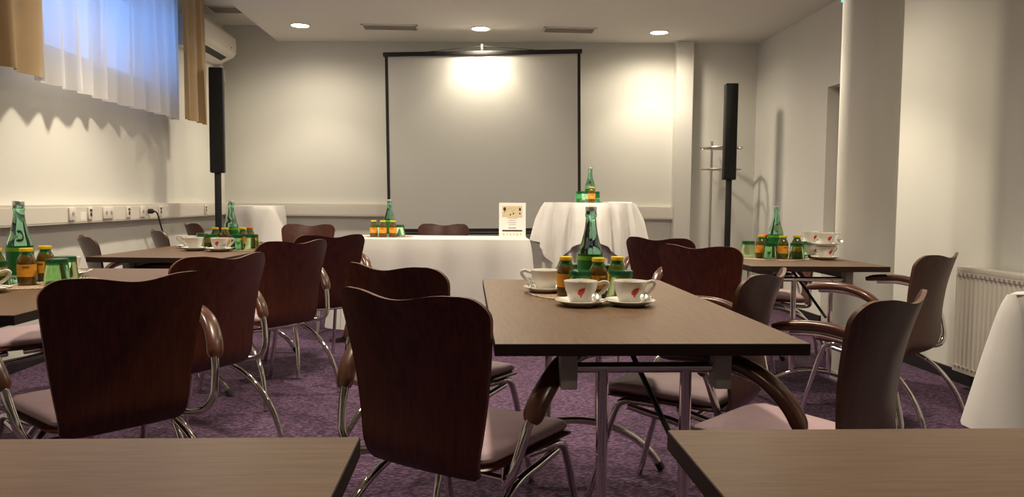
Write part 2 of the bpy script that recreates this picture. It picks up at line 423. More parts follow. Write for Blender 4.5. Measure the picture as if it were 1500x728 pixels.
bm = BM(); sweep(bm, [(-.55, 0, 2.55), (0, 0, 2.60), (.55, 0, 2.55)], .003, seg=6); obj('hanging_cord', bm, M['black'], sc)

# ------------------------------------------------------------------ speakers
def speaker(loc, rz, label):
    t = thing('column_speaker', label, 'speaker', loc, rz, 'slim black column speakers')
    bm = BM(); lathe(bm, [(0, 0), (.14, 0), (.14, .012), (.06, .02), (.03, .03), (0, .03)], 32); obj('base', bm, M['black'], t)
    bm = BM(); box(bm, -.028, .028, -.02, .02, .02, 1.29, .006); obj('pole', bm, M['black'], t)
    bm = BM(); box(bm, -.063, .063, -.05, .05, 1.275, 2.225, .012, seg=3); cb = obj('cabinet', bm, M['black'], t)
    bm = BM(); box(bm, -.055, .055, -.056, -.046, 1.29, 2.21, .004); obj('grille', bm, M['grille'], cb)
speaker((-2.335, 7.2, 0), R(10), 'tall slim black column speaker in the left corner beside the drape')
speaker((2.552, 7.6, 0), R(-8), 'tall slim black column speaker by the coat stand on the right')

# ------------------------------------------------------------------ coat stand
cs = thing('coat_stand', 'slim metal coat stand with a round hook ring behind the right speaker', 'coat stand', (2.575, 7.93, 0))
bm = BM(); lathe(bm, [(0, 0), (.145, 0), (.145, .015), (.13, .022), (0, .022)], 36); obj('base', bm, M['nickel'], cs)
for sx in (-.10, .10):
    bm = BM(); sweep(bm, [(sx, 0, .02), (sx, 0, 1.68)], .012, seg=10); obj('pole', bm, M['nickel'], cs)
bm = BM(); sweep(bm, [(.185*math.cos(a*PI/18), .185*math.sin(a*PI/18), 1.615) for a in range(37)], .012, .010, seg=8); box(bm, -.185, .185, -.01, .01, 1.608, 1.622); obj('hook_ring', bm, M['nickel'], cs)
bm = BM()
for k in range(8):
    a = 2*PI*k/8; c, s = math.cos(a), math.sin(a)
    sweep(bm, crom([(.18*c, .18*s, 1.612), (.21*c, .21*s, 1.605), (.228*c, .228*s, 1.622)], 3), .006, seg=6)
obj('hooks', bm, M['nickel'], cs)
bm = BM(); sweep(bm, [(.20*math.cos(a*PI/18), .20*math.sin(a*PI/18), 1.393) for a in range(37)], .007, .006, seg=8); box(bm, -.20, .20, -.006, .006, 1.388, 1.398); obj('umbrella_ring', bm, M['nickel'], cs)

# ------------------------------------------------------------------ exit sign
es = thing('exit_sign', 'green illuminated emergency exit sign at the top of the right wall', 'sign', (2.965, 6.09, 2.640))
bm = BM(); box(bm, -.065, .055, -.02, .02, 0, .085, .003); obj('housing', bm, M['acwhite'], es)
bm = BM(); box(bm, -.060, .050, -.0225, -.019, .004, .081); obj('sign_face', bm, M['exit'], es, False)
bm = BM()   # arrow pointing left
vs = [bm.verts.new(p) for p in ((-.05, -.0235, .042), (-.02, -.0235, .062), (-.02, -.0235, .050), (.035, -.0235, .050), (.035, -.0235, .034), (-.02, -.0235, .034), (-.02, -.0235, .022))]
bm.faces.new(vs); obj('arrow', bm, M['exitw'], es, False)

# ------------------------------------------------------------------ sockets
def socket(y, kind, label):
    t = thing('wall_socket', label, 'socket', (TX+.003, y, .933), 0, 'sockets on the left wall trunking')
    w = .075 if kind == 'double' else (.030 if kind == 'data' else .04)
    bm = BM(); box(bm, 0, .012, -w, w, -.042, .042, .004); obj('plate', bm, M['socket'], t)
    if kind == 'data':
        bm = BM(); box(bm, .012, .0135, -.012, .012, -.02, .006); box(bm, .012, .0135, -.016, .016, .012, .03); obj('port', bm, M['ink'], t, False)
    else:
        for yy in ((-.036, .036) if kind == 'double' else (0,)):
            s = BM(); 
            for k in range(24):
                a0, a1 = 2*PI*k/24, 2*PI*(k+1)/24
                s.faces.new([s.verts.new((x, yy+r*math.cos(a), r*math.sin(a))) for r, x, a in ((.021, .0125, a0), (.021, .0125, a1), (.017, .0135, a1), (.017, .0135, a0))])
            obj('rim', s, M['trim'], t)
            s = BM(); s.faces.new([s.verts.new((.0128, yy+.016*math.cos(2*PI*k/20), .016*math.sin(2*PI*k/20))) for k in range(20)]); obj('recess', s, M['greyink'], t, False)
            s = BM()
            for d in (-.006, .006): 
                s.faces.new([s.verts.new((.0134, yy+d+.0028*math.cos(2*PI*k/10), .0028*math.sin(2*PI*k/10))) for k in range(10)])
            obj('holes', s, M['ink'], t, False)
    return t
socket(5.19, 'single', 'single power socket at the near end of the left wall trunking')
socket(5.43, 'data', 'data outlet beside the paper tag on the left wall trunking')
socket(5.69, 'double', 'double power socket on the left wall trunking')
socket(6.02, 'data', 'data outlet between the double socket and the plugged socket')
socket(6.27, 'single', 'single socket beside the black plug on the left wall trunking')
socket(6.62, 'data', 'data outlet just right of the black plug')
socket(7.72, 'data', 'data outlet at the corner end of the left wall trunking')
bm = BM(); box(bm, TX+.001, TX+.0035, 5.31, 5.385, .89, .945); tag(obj('paper_tag', bm, M['paper'], None, False), 'small cream paper tag stuck on the trunking between two outlets', 'tag')
pc = thing('power_cord', 'black plug with cord hanging from the left wall trunking', 'power cord', (TX+.015, 6.37, .935))
bm = BM(); lathe(bm, [(0, 0), (.02, 0), (.02, .03), (.008, .045), (0, .045)], 16); bmesh.ops.rotate(bm, verts=bm.verts, cent=(0, 0, 0), matrix=Matrix.Rotation(R(90), 3, 'Y')); obj('plug', bm, M['black'], pc)
bm = BM(); sweep(bm, crom([(.04, 0, 0), (.06, .02, -.02), (.06, .10, -.14), (.05, .25, -.30), (.02, .42, -.50), (-.03, .5, -.9)], 6), .006, seg=8); obj('cord', bm, M['black'], pc)

# ------------------------------------------------------------------ radiator on the right wall
rd = thing('radiator', 'white ribbed panel radiator on the right wall beside the chair', 'radiator', (XR1, 0, 0))
ry0, ry1, rz0, rz1, rx = 2.45, 4.25, .10, .70, -.11
bm = BM()
n = 48; prev = None
for i in range(n*4+1):
    y = ry0+(ry1-ry0)*i/(n*4); dx = .007*(0, 1, 1, 0)[i % 4]
    cur = [bm.verts.new((rx+dx, y, rz0+.03)), bm.verts.new((rx+dx, y, rz1-.05))]
    if prev: bm.faces.new([prev[0], cur[0], cur[1], prev[1]])
    prev = cur
box(bm, rx+.008, rx+.06, ry0, ry1, rz0, rz1-.02)
obj('panel', bm, M['rad'], rd, False)
bm = BM(); box(bm, rx-.004, -.03, ry0-.004, ry1+.004, rz1-.032, rz1, .004); box(bm, rx-.003, -.03, ry1, ry1+.006, rz0, rz1-.03); box(bm, rx-.003, rx+.02, ry0, ry1, rz1-.052, rz1-.03); box(bm, rx-.003, rx+.02, ry0, ry1, rz0, rz0+.034); obj('casing', bm, M['rad'], rd)
for zz in (rz1-.050, rz0+.020):
    bm = BM()
    for i in range(n):
        y = ry0+(ry1-ry0)*(i+.5)/n
        box(bm, rx-.0045, rx-.002, y-.009, y+.009, zz, zz+.014)
    obj('slot_row', bm, M['vent'], rd, False)
bm = BM(); box(bm, -.04, 0, 2.8, 2.84, .2, .6); box(bm, -.04, 0, 3.9, 3.94, .2, .6); obj('wall_brackets', bm, M['rad'], rd, False)
bm = BM(); sweep(bm, [(-.06, ry0-.03, .0), (-.06, ry0-.03, .16), (-.06, ry0+.02, .16)], .011); obj('pipe', bm, M['rad'], rd)

# ------------------------------------------------------------------ chair
ZT, ZB = .835, .388
def chair_back_pt(s, t, off):
    """point on the backrest shell: s across -1..1, t up 0..1, off = offset along the rear side"""
    rc = .060
    hgt = ZT-ZB
    ztop = ZT-.0165*(.5+.5*math.cos(PI*min(1, abs(s)/.80)))
    z = ZB+(ztop-ZB)*t
    hw = .170+.060*min(1, t/.92)
    dz = (1-t)*(ztop-ZB)
    if dz < rc: hw -= rc-math.sqrt(max(0, rc*rc-(rc-dz)**2))
    dzb = t*(ztop-ZB); rb = .020
    if dzb < rb: hw -= rb-math.sqrt(max(0, rb*rb-(rb-dzb)**2))
    x = s*hw
    wrap = .055*(x/.23)**2*(.35+.65*t)
    y = -.205-.075*t**1.3+.02*math.sin(PI*t)+.030*max(0, 1-t/.16)**2 + wrap - off
    return Vector((x, y, z))
def ply_back():
    bm = BM(); NS, NT, th = 22, 26, .011
    ts = [0, .004, .012, .025, .045, .07] + [.07+(.86-.07)*i/(NT-10) for i in range(1, NT-9)] + [.885, .91, .935, .955, .972, .986, .995, 1.0]
    ss = [-1+2*i/NS for i in range(NS+1)]
    F = [[bm.verts.new(chair_back_pt(s, t, 0)) for s in ss] for t in ts]
    B = [[bm.verts.new(chair_back_pt(s, t, th)) for s in ss] for t in ts]
    for g in (F, B):
        for a, b in zip(g, g[1:]):
            for i in range(NS): bm.faces.new([a[i], a[i+1], b[i+1], b[i]])
    edge = []
    for i in range(NS):
        edge.append([F[0][i], F[0][i+1], B[0][i+1], B[0][i]]); edge.append([F[-1][i], F[-1][i+1], B[-1][i+1], B[-1][i]])
    for k in range(len(ts)-1):
        edge.append([F[k][0], F[k+1][0], B[k+1][0], B[k][0]]); edge.append([F[k][-1], F[k+1][-1], B[k+1][-1], B[k][-1]])
    for q in edge: bm.faces.new(q).material_index = 1
    return bm
def seat_bm(z0, z1, sx, y0, y1, r, droop, dome=0.0):
    """rounded seat slab: narrower at the back, waterfall front"""
    bm = BM(); pts = []
    def hw(y): return sx*(.84+.16*min(1, max(0, (y-y0)/(y1-y0)*1.4)))
    out = []
    n = 8
    for cx, cy, a0 in ((1, y0, -90), (1, y1, 0), (-1, y1, 90), (-1, y0, 180)):
        for k in range(n+1):
            a = R(a0+90*k/n)
            yy = (y0+r if cy == y0 else y1-r)+r*math.sin(a)
            out.append((cx*(hw(yy)-r)+r*math.cos(a), yy))
    def zd(y): return -droop*max(0, (y-(y1-.12))/.12)**2
    rings = []
    for inset, z in ((.010, z0), (.0, z0+(z1-z0)*.3), (.0, z0+(z1-z0)*.55), (.008, z0+(z1-z0)*.86), (.022, z1), (.08, z1+dome*.7)):
        ring = []
        for x, y in out:
            v = Vector((x, y-(y0+y1)/2)); k = max(.05, (v.length-inset)/v.length)
            ring.append(bm.verts.new((v.x*k, v.y*k+(y0+y1)/2, z+zd(y))))
        rings.append(ring)
    for a, b in zip(rings, rings[1:]):
        for i in range(len(out)):
            j = (i+1) % len(out); bm.faces.new([a[i], a[j], b[j], b[i]])
    bm.faces.new(rings[0][::-1])
    c = bm.verts.new((0, (y0+y1)/2, z1+dome))
    for i in range(len(out)): bm.faces.new([rings[-1][i], rings[-1][(i+1) % len(out)], c])
    for v in bm.verts: v.co.z += .065*(v.co.y-.12)      # the seat slopes down to the back
    return bm
def make_chair(label, group):
    t = thing('conference_chair', label, 'chair', (0, 0, 0), 0, group)
    obj('backrest', ply_back(), [M['plyback'], M['plyedge']], t, True, 50)
    obj('seat_shell', seat_bm(.418, .432, .215, -.168, .235, .05, .02), M['plyback'], t)
    obj('seat_cushion', seat_bm(.432, .462, .205, -.160, .228, .05, .02, .008), M['pink'], t)
    for s in (-1, 1):
        # armrest: wooden bow that bends down at the rear into the chrome tube
        path = crom([(s*.290, -.150, .545), (s*.302, -.122, .600), (s*.312, -.070, .650), (s*.318, .0, .678), (s*.318, .08, .684), (s*.312, .15, .678), (s*.304, .205, .668)], 6)
        bm = BM(); sweep(bm, path, .0260, .0160, seg=14, up=(0, -1, .3), power=2.6, scale=lambda q: .68+.32*math.sqrt(q/.05) if q < .05 else (1.0 if q < .9 else 1.0-.35*(q-.9)*10)); obj('armrest', bm, M['armwood'], t, True, 50)
        bm = BM(); sweep(bm, crom([(s*.150, -.02, .390), (s*.200, -.11, .385), (s*.238, -.170, .392), (s*.263, -.182, .428), (s*.278, -.170, .485), (s*.289, -.148, .550), (s*.300, -.105, .606), (s*.309, -.050, .646), (s*.312, .05, .664), (s*.306, .15, .660)], 6), .0115, seg=10, up=(0, -1, .3)); obj('arm_tube', bm, M['chrome'], t)
        # front leg rises to a bend under the seat front, rear leg sweeps back in a long curve
        bm = BM(); sweep(bm, crom([(s*.232, .275, .004), (s*.222, .225, .19), (s*.212, .175, .365), (s*.207, .145, .402), (s*.196, .10, .404), (s*.17, .04, .396)], 6), .0115, seg=10, up=(1, 0, 0)); obj('leg', bm, M['chrome'], t)
        bm = BM(); sweep(bm, crom([(s*.205, .130, .388), (s*.200, .05, .372), (s*.198, -.06, .352), (s*.208, -.165, .298), (s*.222, -.245, .205), (s*.233, -.290, .10), (s*.238, -.305, .004)], 6), .0115, seg=10, up=(1, 0, 0)); obj('leg', bm, M['chrome'], t)
    bm = BM(); sweep(bm, [(-.20, .125, .400), (.20, .125, .400)], .010); sweep(bm, [(-.20, -.06, .360), (.20, -.06, .360)], .010); obj('crossbar', bm, M['chrome'], t)
    return t

chairs = []   # (back centre x, y, heading anticlockwise from away-from-camera, label)
CH = [   # seat centre x, y, heading, label
 (-.018, 2.010, -35, 'dark brown chair in the foreground at the left corner of the centre table'),
 (-.125, 2.745, -37, 'dark brown chair at the centre table, right behind the foreground chair'),
 (-1.120, 2.345, 46, 'nearest dark brown chair on the left, its back large beside the near left table'),
 (-1.155, 3.095, 60, 'second dark brown chair along the right side of the left tables'),
 (-1.107, 4.168, 52, 'third dark brown chair along the right side of the left tables'),
 (-.985, 4.880, 34, 'farthest dark brown chair along the right side of the left tables'),
 (1.291, 3.985, -42, 'dark chair whose back shows behind the right corner of the centre table'),
 (1.275, 4.790, -39, 'dark chair just behind its twin, left of the right table'),
 (.733, 2.527, 54, 'brown chair tucked in at the far right side of the centre table'),
 (.845, 1.955, 43, 'brown chair at the near right side of the centre table, cut by the foreground table'),
 (1.900, 3.463, 39, 'brown chair beside the radiator with curved rear leg on carpet'),
 (2.048, 5.07, 74, 'chair with pink seat tucked under the right table, back hidden by the column'),
 (-1.400, 6.30, 174, 'reddish brown chair facing the room before the back wall, left of the white table'),
 (-.278, 6.665, 176, 'reddish brown chair behind the white presenter table, facing the room'),
 (-1.910, 4.460, -57, 'brown chair against the left wall at the near corner of the far left table'),
 (-1.850, 5.27, -60, 'pale brown chair under the hanging plug cord at the left wall'),
 (-2.187, 6.80, -54, 'reddish brown chair in the corner beside the left speaker'),
 (-2.010, 3.42, -56, 'chair at the left image edge behind the near left table'),
]
first = None
for bx, by, hd, lab in CH:
    a = R(hd); rx_, ry_ = bx, by
    g = 'brown bentwood-back conference chairs'
    if first is None:
        first = make_chair(lab, g); first.location = (rx_, ry_, 0); first.rotation_euler = (0, 0, a)
    else: dup(first, (rx_, ry_, 0), a, lab, g)

# ------------------------------------------------------------------ conference tables (long axis local Y)
def make_table(label, L, Wd):
    t = thing('conference_table', label, 'table', (0, 0, 0), 0, 'dark laminate conference tables')
    w, l = Wd/2, L/2
    bm = BM(); box(bm, -w, w, -l, l, .713, .74, .0012, seg=1)
    for f in bm.faces:
        f.material_index = 0 if f.normal.z > .9 or f.calc_center_median().z > .7395 else 1
    bm.normal_update()
    for f in bm.faces: f.material_index = 0 if f.normal.z > .9 else 1
    obj('tabletop', bm, [M['tabley'], M['tedge']], t, False)
    for e in (-1, 1):
        y = e*(l-.092)
        for s in (-1, 1):
            bm = BM(); box(bm, s*.178-.019, s*.178+.019, y-.026, y+.026, .622, .713, .003); obj('bracket', bm, M['grey'], t)
            bm = BM(); sweep(bm, [(s*.097, y, .665), (s*.097, y, .19)], .0135, seg=14); obj('leg', bm, M['chrome'], t)
        bm = BM(); sweep(bm, [(-.165, y, .668), (.165, y, .668)], .0125, seg=12); obj('crossbar', bm, M['chrome'], t)
        bm = BM(); sweep(bm, crom([(-.348, y, .018), (-.295, y, .090), (-.215, y, .150), (-.11, y, .192), (0, y, .205), (.11, y, .192), (.215, y, .150), (.295, y, .090), (.348, y, .018)], 5), .015, .0125, seg=10, up=(0, 1, 0)); ft = obj('foot', bm, M['chrome'], t)
        for s in (-1, 1):
            bm = BM(); sweep(bm, [(s*.336, y, .036), (s*.352, y, .010)], .0165, seg=10); obj('foot_cap', bm, M['black'], ft)
        bm = BM(); sweep(bm, [(0, y-e*.30, .712), (e*-.085, y-e*.022, .47)], .007, seg=8); obj('brace', bm, M['black'], t)
    bm = BM(); box(bm, -.178-.012, -.178+.012, -l+.1, l-.1, .672, .712); box(bm, .178-.012, .178+.012, -l+.1, l-.1, .672, .712); obj('side_rail', bm, M['tedge'], t, False)
    return t
LT, WT = 1.355, .70
T1 = make_table('dark laminate table in the centre, with two cups on it', LT, WT); T1.location = (.394, 2.325, 0); T1.rotation_euler = (0, 0, R(.4))
tb = 'dark laminate conference tables'
dup(T1, (-1.538, 2.722, 0), 0, 'dark laminate table at the left edge, carrying a bottle and cups', tb)
dup(T1, (-1.585, 4.69, 0), R(-4), 'dark laminate table at the far left beside the wall', tb)
dup(T1, (1.712, 4.365, 0), 0, 'dark laminate table on the right against the round column, with stacked cups', tb)
# near pair lies crosswise: long axis along X
def near_table(x0, x1, y0, y1, label):
    r = dup(T1, ((x0+x1)/2, (y0+y1)/2, 0), R(90), label, tb); return r
near_table(-.145-LT, -.145, .996-WT, .996, 'dark laminate tabletop in the left foreground, cut by the image edge')
near_table(.266, .266+LT, 1.018-WT, 1.018, 'dark laminate tabletop in the right foreground, cut by the image edge')

# ------------------------------------------------------------------ draped tables
def drape(name, pts, z, hem, flare, fold, nfold, seed, label, cat, group=None, K=14, corner=None, ease=.03):
    """cloth: pts = closed outline [(x, y, nx, ny)], hangs from z down by hem(i) with outward flare and folds"""
    rnd = random.Random(seed); bm = BM(); n = len(pts)
    ph = [rnd.uniform(0, 2*PI) for _ in range(6)]
    L = [0]
    for i in range(n): L.append(L[-1]+math.dist(pts[i][:2], pts[(i+1) % n][:2]))
    rings = []
    c = [sum(p[0] for p in pts)/n, sum(p[1] for p in pts)/n]
    for k in (.0, .5, .9): rings.append([bm.verts.new((c[0]+(p[0]-c[0])*k, c[1]+(p[1]-c[1])*k, z)) for p in pts] if k else None)
    cv = bm.verts.new((c[0], c[1], z)); rings = rings[1:]
    for k in range(K+1):
        t = k/K; ring = []
        for i, (x, y, nx, ny) in enumerate(pts):
            h = hem(i); s = L[i]/L[-1]
            f = fold*(math.sin(2*PI*nfold*s+ph[0])+.5*math.sin(2*PI*nfold*1.9*s+ph[1]))*min(1, t*2.2)
            o = ease*min(1, t*6)**.5*.35 + (flare(i) if callable(flare) else flare)*t + f
            dz = h*t if k else 0
            ring.append(bm.verts.new((x+nx*o, y+ny*o, z-dz)))
        rings.append(ring)
    for a, b in zip(rings, rings[1:]):
        for i in range(n): bm.faces.new([a[i], a[(i+1) % n], b[(i+1) % n], b[i]])
    for i in range(n): bm.faces.new([cv, rings[0][i], rings[0][(i+1) % n]])
    return tag(obj(name, bm, M['cloth'], None, True, 60), label, cat, group)
def rect_outline(x0, x1, y0, y1, r=.012, step=.03):
    pts = []
    def side(ax, ay, bx, by, nx, ny):
        n = max(2, int(math.dist((ax, ay), (bx, by))/step))
        for k in range(n): pts.append((ax+(bx-ax)*k/n, ay+(by-ay)*k/n, nx, ny))
    def arc(cx, cy, a0):
        for k in range(7):
            a = R(a0+90*k/6); pts.append((cx+r*math.cos(a), cy+r*math.sin(a), math.cos(a), math.sin(a)))
    side(x0+r, y0, x1-r, y0, 0, -1); arc(x1-r, y0+r, -90)
    side(x1, y0+r, x1, y1-r, 1, 0); arc(x1-r, y1-r, 0)
    side(x1-r, y1, x0+r, y1, 0, 1); arc(x0+r, y1-r, 90)
    side(x0, y1-r, x0, y0+r, -1, 0); arc(x0+r, y0+r, 180)
    return pts
def corner_w(pts, i, corners, w=.14):
    return max(math.exp(-(math.dist(pts[i][:2], c)/w)**2) for c in corners)

def plain_table(x0, x1, y0, y1, z, label, cat='table'):
    t = thing('folding_table', label, cat, ((x0+x1)/2, (y0+y1)/2, 0))
    w, d = (x1-x0)/2, (y1-y0)/2
    bm = BM(); box(bm, -w, w, -d, d, z-.027, z, .002); obj('tabletop', bm, M['table'], t)
    for sx in (-1, 1):
        for sy in (-1, 1):
            bm = BM(); sweep(bm, [(sx*(w-.08), sy*(d-.08), 0), (sx*(w-.08), sy*(d-.08), z-.02)], .015); obj('leg', bm, M['chrome'], t)
# presenter table
mx0, mx1, my0, my1, mz = -.98, .425, 5.70, 6.33, .757
plain_table(mx0+.012, mx1-.012, my0+.012, my1-.012, mz-.003, 'presenter table under the long white cloth before the screen')
P = rect_outline(mx0, mx1, my0, my1, .03)
cn = [(mx0, my0), (mx1, my0), (mx0, my1), (mx1, my1)]
drape('tablecloth', P, mz, lambda i: .70-.05*corner_w(P, i, cn), lambda i: .012+.09*corner_w(P, i, cn, .12), .010, 13, 4, 'long white tablecloth on the presenter table in front of the screen', 'tablecloth', 'white tablecloths')
# right foreground table: trapezoid top, its slanted end runs away from the viewer
def poly_outline(V, r=.016, step=.02):
    """convex anticlockwise polygon with rounded corners"""
    pts = []; n = len(V)
    for i in range(n):
        p, q, w_ = Vector(V[i-1]), Vector(V[i]), Vector(V[(i+1) % n])
        d0, d1 = (q-p).normalized(), (w_-q).normalized()
        n0, n1 = Vector((d0.y, -d0.x)), Vector((d1.y, -d1.x))
        for k in range(9):
            nn = n0.lerp(n1, k/8).normalized(); c_ = q-d0*r*.6+d1*r*.6-(n0+n1).normalized()*r
            pts.append((c_.x+nn.x*r, c_.y+nn.y*r, nn.x, nn.y))
        m = int((w_-q).length/step)
        for k in range(1, m): 
            v = q+(w_-q)*k/m; pts.append((v.x, v.y, n1.x, n1.y))
    return pts
V2 = [(1.745, 2.42), (2.68, 2.42), (2.68, 2.52), (1.86, 2.52)]
rz_ = .757
st = thing('folding_table', 'narrow side table under the white cloth at the right edge', 'table', (2.35, 2.47, 0))
bm = BM(); prism(bm, [((x-2.35)*.96, (y-2.47)*.55) for x, y in V2], rz_-.03, rz_-.003); obj('tabletop', bm, M['table'], st, False)
for lx_, ly_ in ((-.42, 0), (.27, 0)):
    bm = BM(); sweep(bm, [(lx_, ly_, 0), (lx_, ly_, rz_-.02)], .015); obj('leg', bm, M['chrome'], st)
P2 = poly_outline(V2)
drape('tablecloth', P2, rz_, lambda i: .395+.05*corner_w(P2, i, V2[:1], .12), lambda i: .018+.10*corner_w(P2, i, V2[:1], .065), .004, 9, 8, 'white tablecloth with pressed creases on the table at the right edge', 'tablecloth', 'white tablecloths')
# small covered table in the back left corner
bx0, bx1, by0, by1, bz = -2.38, -1.98, 7.62, 8.22, .972
plain_table(bx0+.01, bx1-.01, by0+.01, by1-.01, bz-.003, 'tall stand under the white cloth in the back left corner')
P3 = rect_outline(bx0, bx1, by0, by1, .02, .02)
cn3 = [(bx0, by0), (bx1, by0), (bx0, by1), (bx1, by1)]
drape('tablecloth', P3, bz, lambda i: .42+.20*corner_w(P3, i, cn3, .12), lambda i: .03+.26*corner_w(P3, i, [(bx1, by0)], .16)+.05*corner_w(P3, i, cn3[:2], .1), .010, 8, 3, 'thin white cloth over the tall stand in the back left corner', 'tablecloth', 'white tablecloths')
# round bar table with two cloths
BXc, BYc, BR, BZ = .945, 6.25, .365, 1.035
bt = thing('bar_table', 'round standing table under white cloths beside the presenter table', 'table', (BXc, BYc, 0))
bm = BM(); lathe(bm, [(0, BZ-.03), (BR-.02, BZ-.03), (BR-.01, BZ-.015), (BR-.02, BZ-.004), (0, BZ-.004)], 40); obj('tabletop', bm, M['table'], bt)
bm = BM(); sweep(bm, [(0, 0, .02), (0, 0, BZ-.02)], .04, seg=16); obj('pole', bm, M['chrome'], bt)
bm = BM(); lathe(bm, [(0, 0), (.27, 0), (.27, .01), (.06, .03), (0, .03)], 32); obj('base', bm, M['chrome'], bt)
def round_outline(cx, cy, r, n=144): return [(cx+r*math.cos(2*PI*i/n), cy+r*math.sin(2*PI*i/n), math.cos(2*PI*i/n), math.sin(2*PI*i/n)) for i in range(n)]
PR = round_outline(BXc, BYc, BR-.006)
drape('underskirt', PR, BZ-.001, lambda i: .93, -.02, .016, 17, 21, 'white skirt cloth hanging to the floor under the round table top cloth', 'tablecloth', 'white tablecloths')
PR2 = round_outline(BXc, BYc, BR)
def sq(i):
    a = 2*PI*i/144+R(6); a = a % (PI/2)-PI/4      # mid-sides face the camera, corners at the diagonals
    q = PI/4-abs(a)
    return .66/math.cos(q)-BR*.98
drape('overlay_cloth', PR2, BZ+.002, sq, lambda i: .045+.035*math.sin(2*PI*i/144*4+2.0), .026, 15, 6, 'square white overlay cloth with hanging points on the round table', 'tablecloth', 'white tablecloths')

# ------------------------------------------------------------------ tableware
def make_bottle(label, loc, rz=0):
    t = thing('water_bottle', label, 'bottle', loc, rz, 'green glass water bottles')
    bm = BM(); lathe(bm, [(0, 0), (.036, 0), (.041, .006), (.042, .02), (.042, .124), (.0405, .140), (.0355, .158), (.0300, .174), (.0245, .195), (.0205, .216), (.0182, .235), (.0172, .250), (.0172, .253), (.0195, .256), (.0195, .264), (.0178, .267), (.0178, .284), (.0130, .286), (0, .286)], 36); obj('glass', bm, M['gbottle'], t)
    bm = BM(); lathe(bm, [(.0423, .030), (.0428, .030), (.0428, .112), (.0423, .112)], 36); lb = obj('label', bm, M['glabel'], t)
    bm = BM(); lathe(bm, [(.0424, .1125), (.0429, .1125), (.0429, .126), (.0424, .126)], 36); obj('label_band', bm, M['lime'], lb)
    bm = BM(); lathe(bm, [(.0182, .2745), (.0188, .2745), (.0188, .286), (.0175, .2885), (0, .2885)], 24); obj('cap', bm, M['silver'], t)
    return t
def make_juice(label, loc, rz=0, glass='gjuice', lid='yellow'):
    t = thing('juice_bottle', label, 'bottle', loc, rz, 'small juice bottles')
    bm = BM(); lathe(bm, [(0, 0), (.026, 0), (.0285, .004), (.029, .012), (.029, .078), (.0275, .090), (.0225, .101, 1), (.0185, .108, 1), (.0178, .112, 1), (.0178, .118)], 30); obj('glass', bm, [M[glass], M['juiceneck']], t)
    bm = BM(); lathe(bm, [(.0292, .030), (.0296, .030), (.0296, .072), (.0292, .072)], 30); lb = obj('label', bm, M['orange'], t)
    bm = BM()   # line of lettering over a round fruit on the label
    def quad(a0, a1, z0, z1, r=.0300): bm.faces.new([bm.verts.new((r*math.sin(a), -r*math.cos(a), z)) for a, z in ((a0, z0), (a1, z0), (a1, z1), (a0, z1))])
    for k in range(6): quad(-.36+k*.12, -.36+k*.12+.085, .060, .0655)
    obj('label_print', bm, M['red'] if lid == 'orangelid' else M['brownink'], lb, False)
    bm = BM(); lathe(bm, [(.0200, .115), (.0212, .116), (.0214, .124), (.0205, .127), (0, .1275)], 30); obj('lid', bm, M[lid], t)
    return t
def make_tumbler(label, loc, rz=0):
    t = thing('tumbler', label, 'glass', loc, rz, 'upturned green tumblers')
    bm = BM(); lathe(bm, [(.042, 0), (.0425, .001), (.0355, .075), (.0352, .086), (.034, .089), (0, .089), (0, .077), (.030, .076), (.0335, .072), (.0400, .001), (.042, 0)], 30); obj('glass', bm, M['gtumbler'], t)
    bm = BM(); lathe(bm, [(.0357, .070), (.0360, .0705), (.0362, .088), (.034, .0905), (.0, .0905), (0, .0895), (.0335, .0893), (.0353, .086)], 30); obj('thick_base', bm, M['grim'], t)
    return t
LOGO = [(.30, .0), (.66, .02), (.58, .16), (.70, .24), (.78, .36), (.70, .46), (.92, .58), (1.0, 1.0), (.58, .96), (.30, .86), (.10, .68), (.0, .46), (.08, .28), (.40, .15)]
CUPPROF = [(.0, .004), (.026, .004), (.029, .0), (.031, .004), (.037, .018), (.0455, .040), (.0495, .060), (.0505, .066)]
def cup_r(z):
    for (r0, z0), (r1, z1) in zip(CUPPROF[3:], CUPPROF[4:]):
        if z0 <= z <= z1: return r0+(r1-r0)*(z-z0)/(z1-z0)
    return CUPPROF[-1][0]
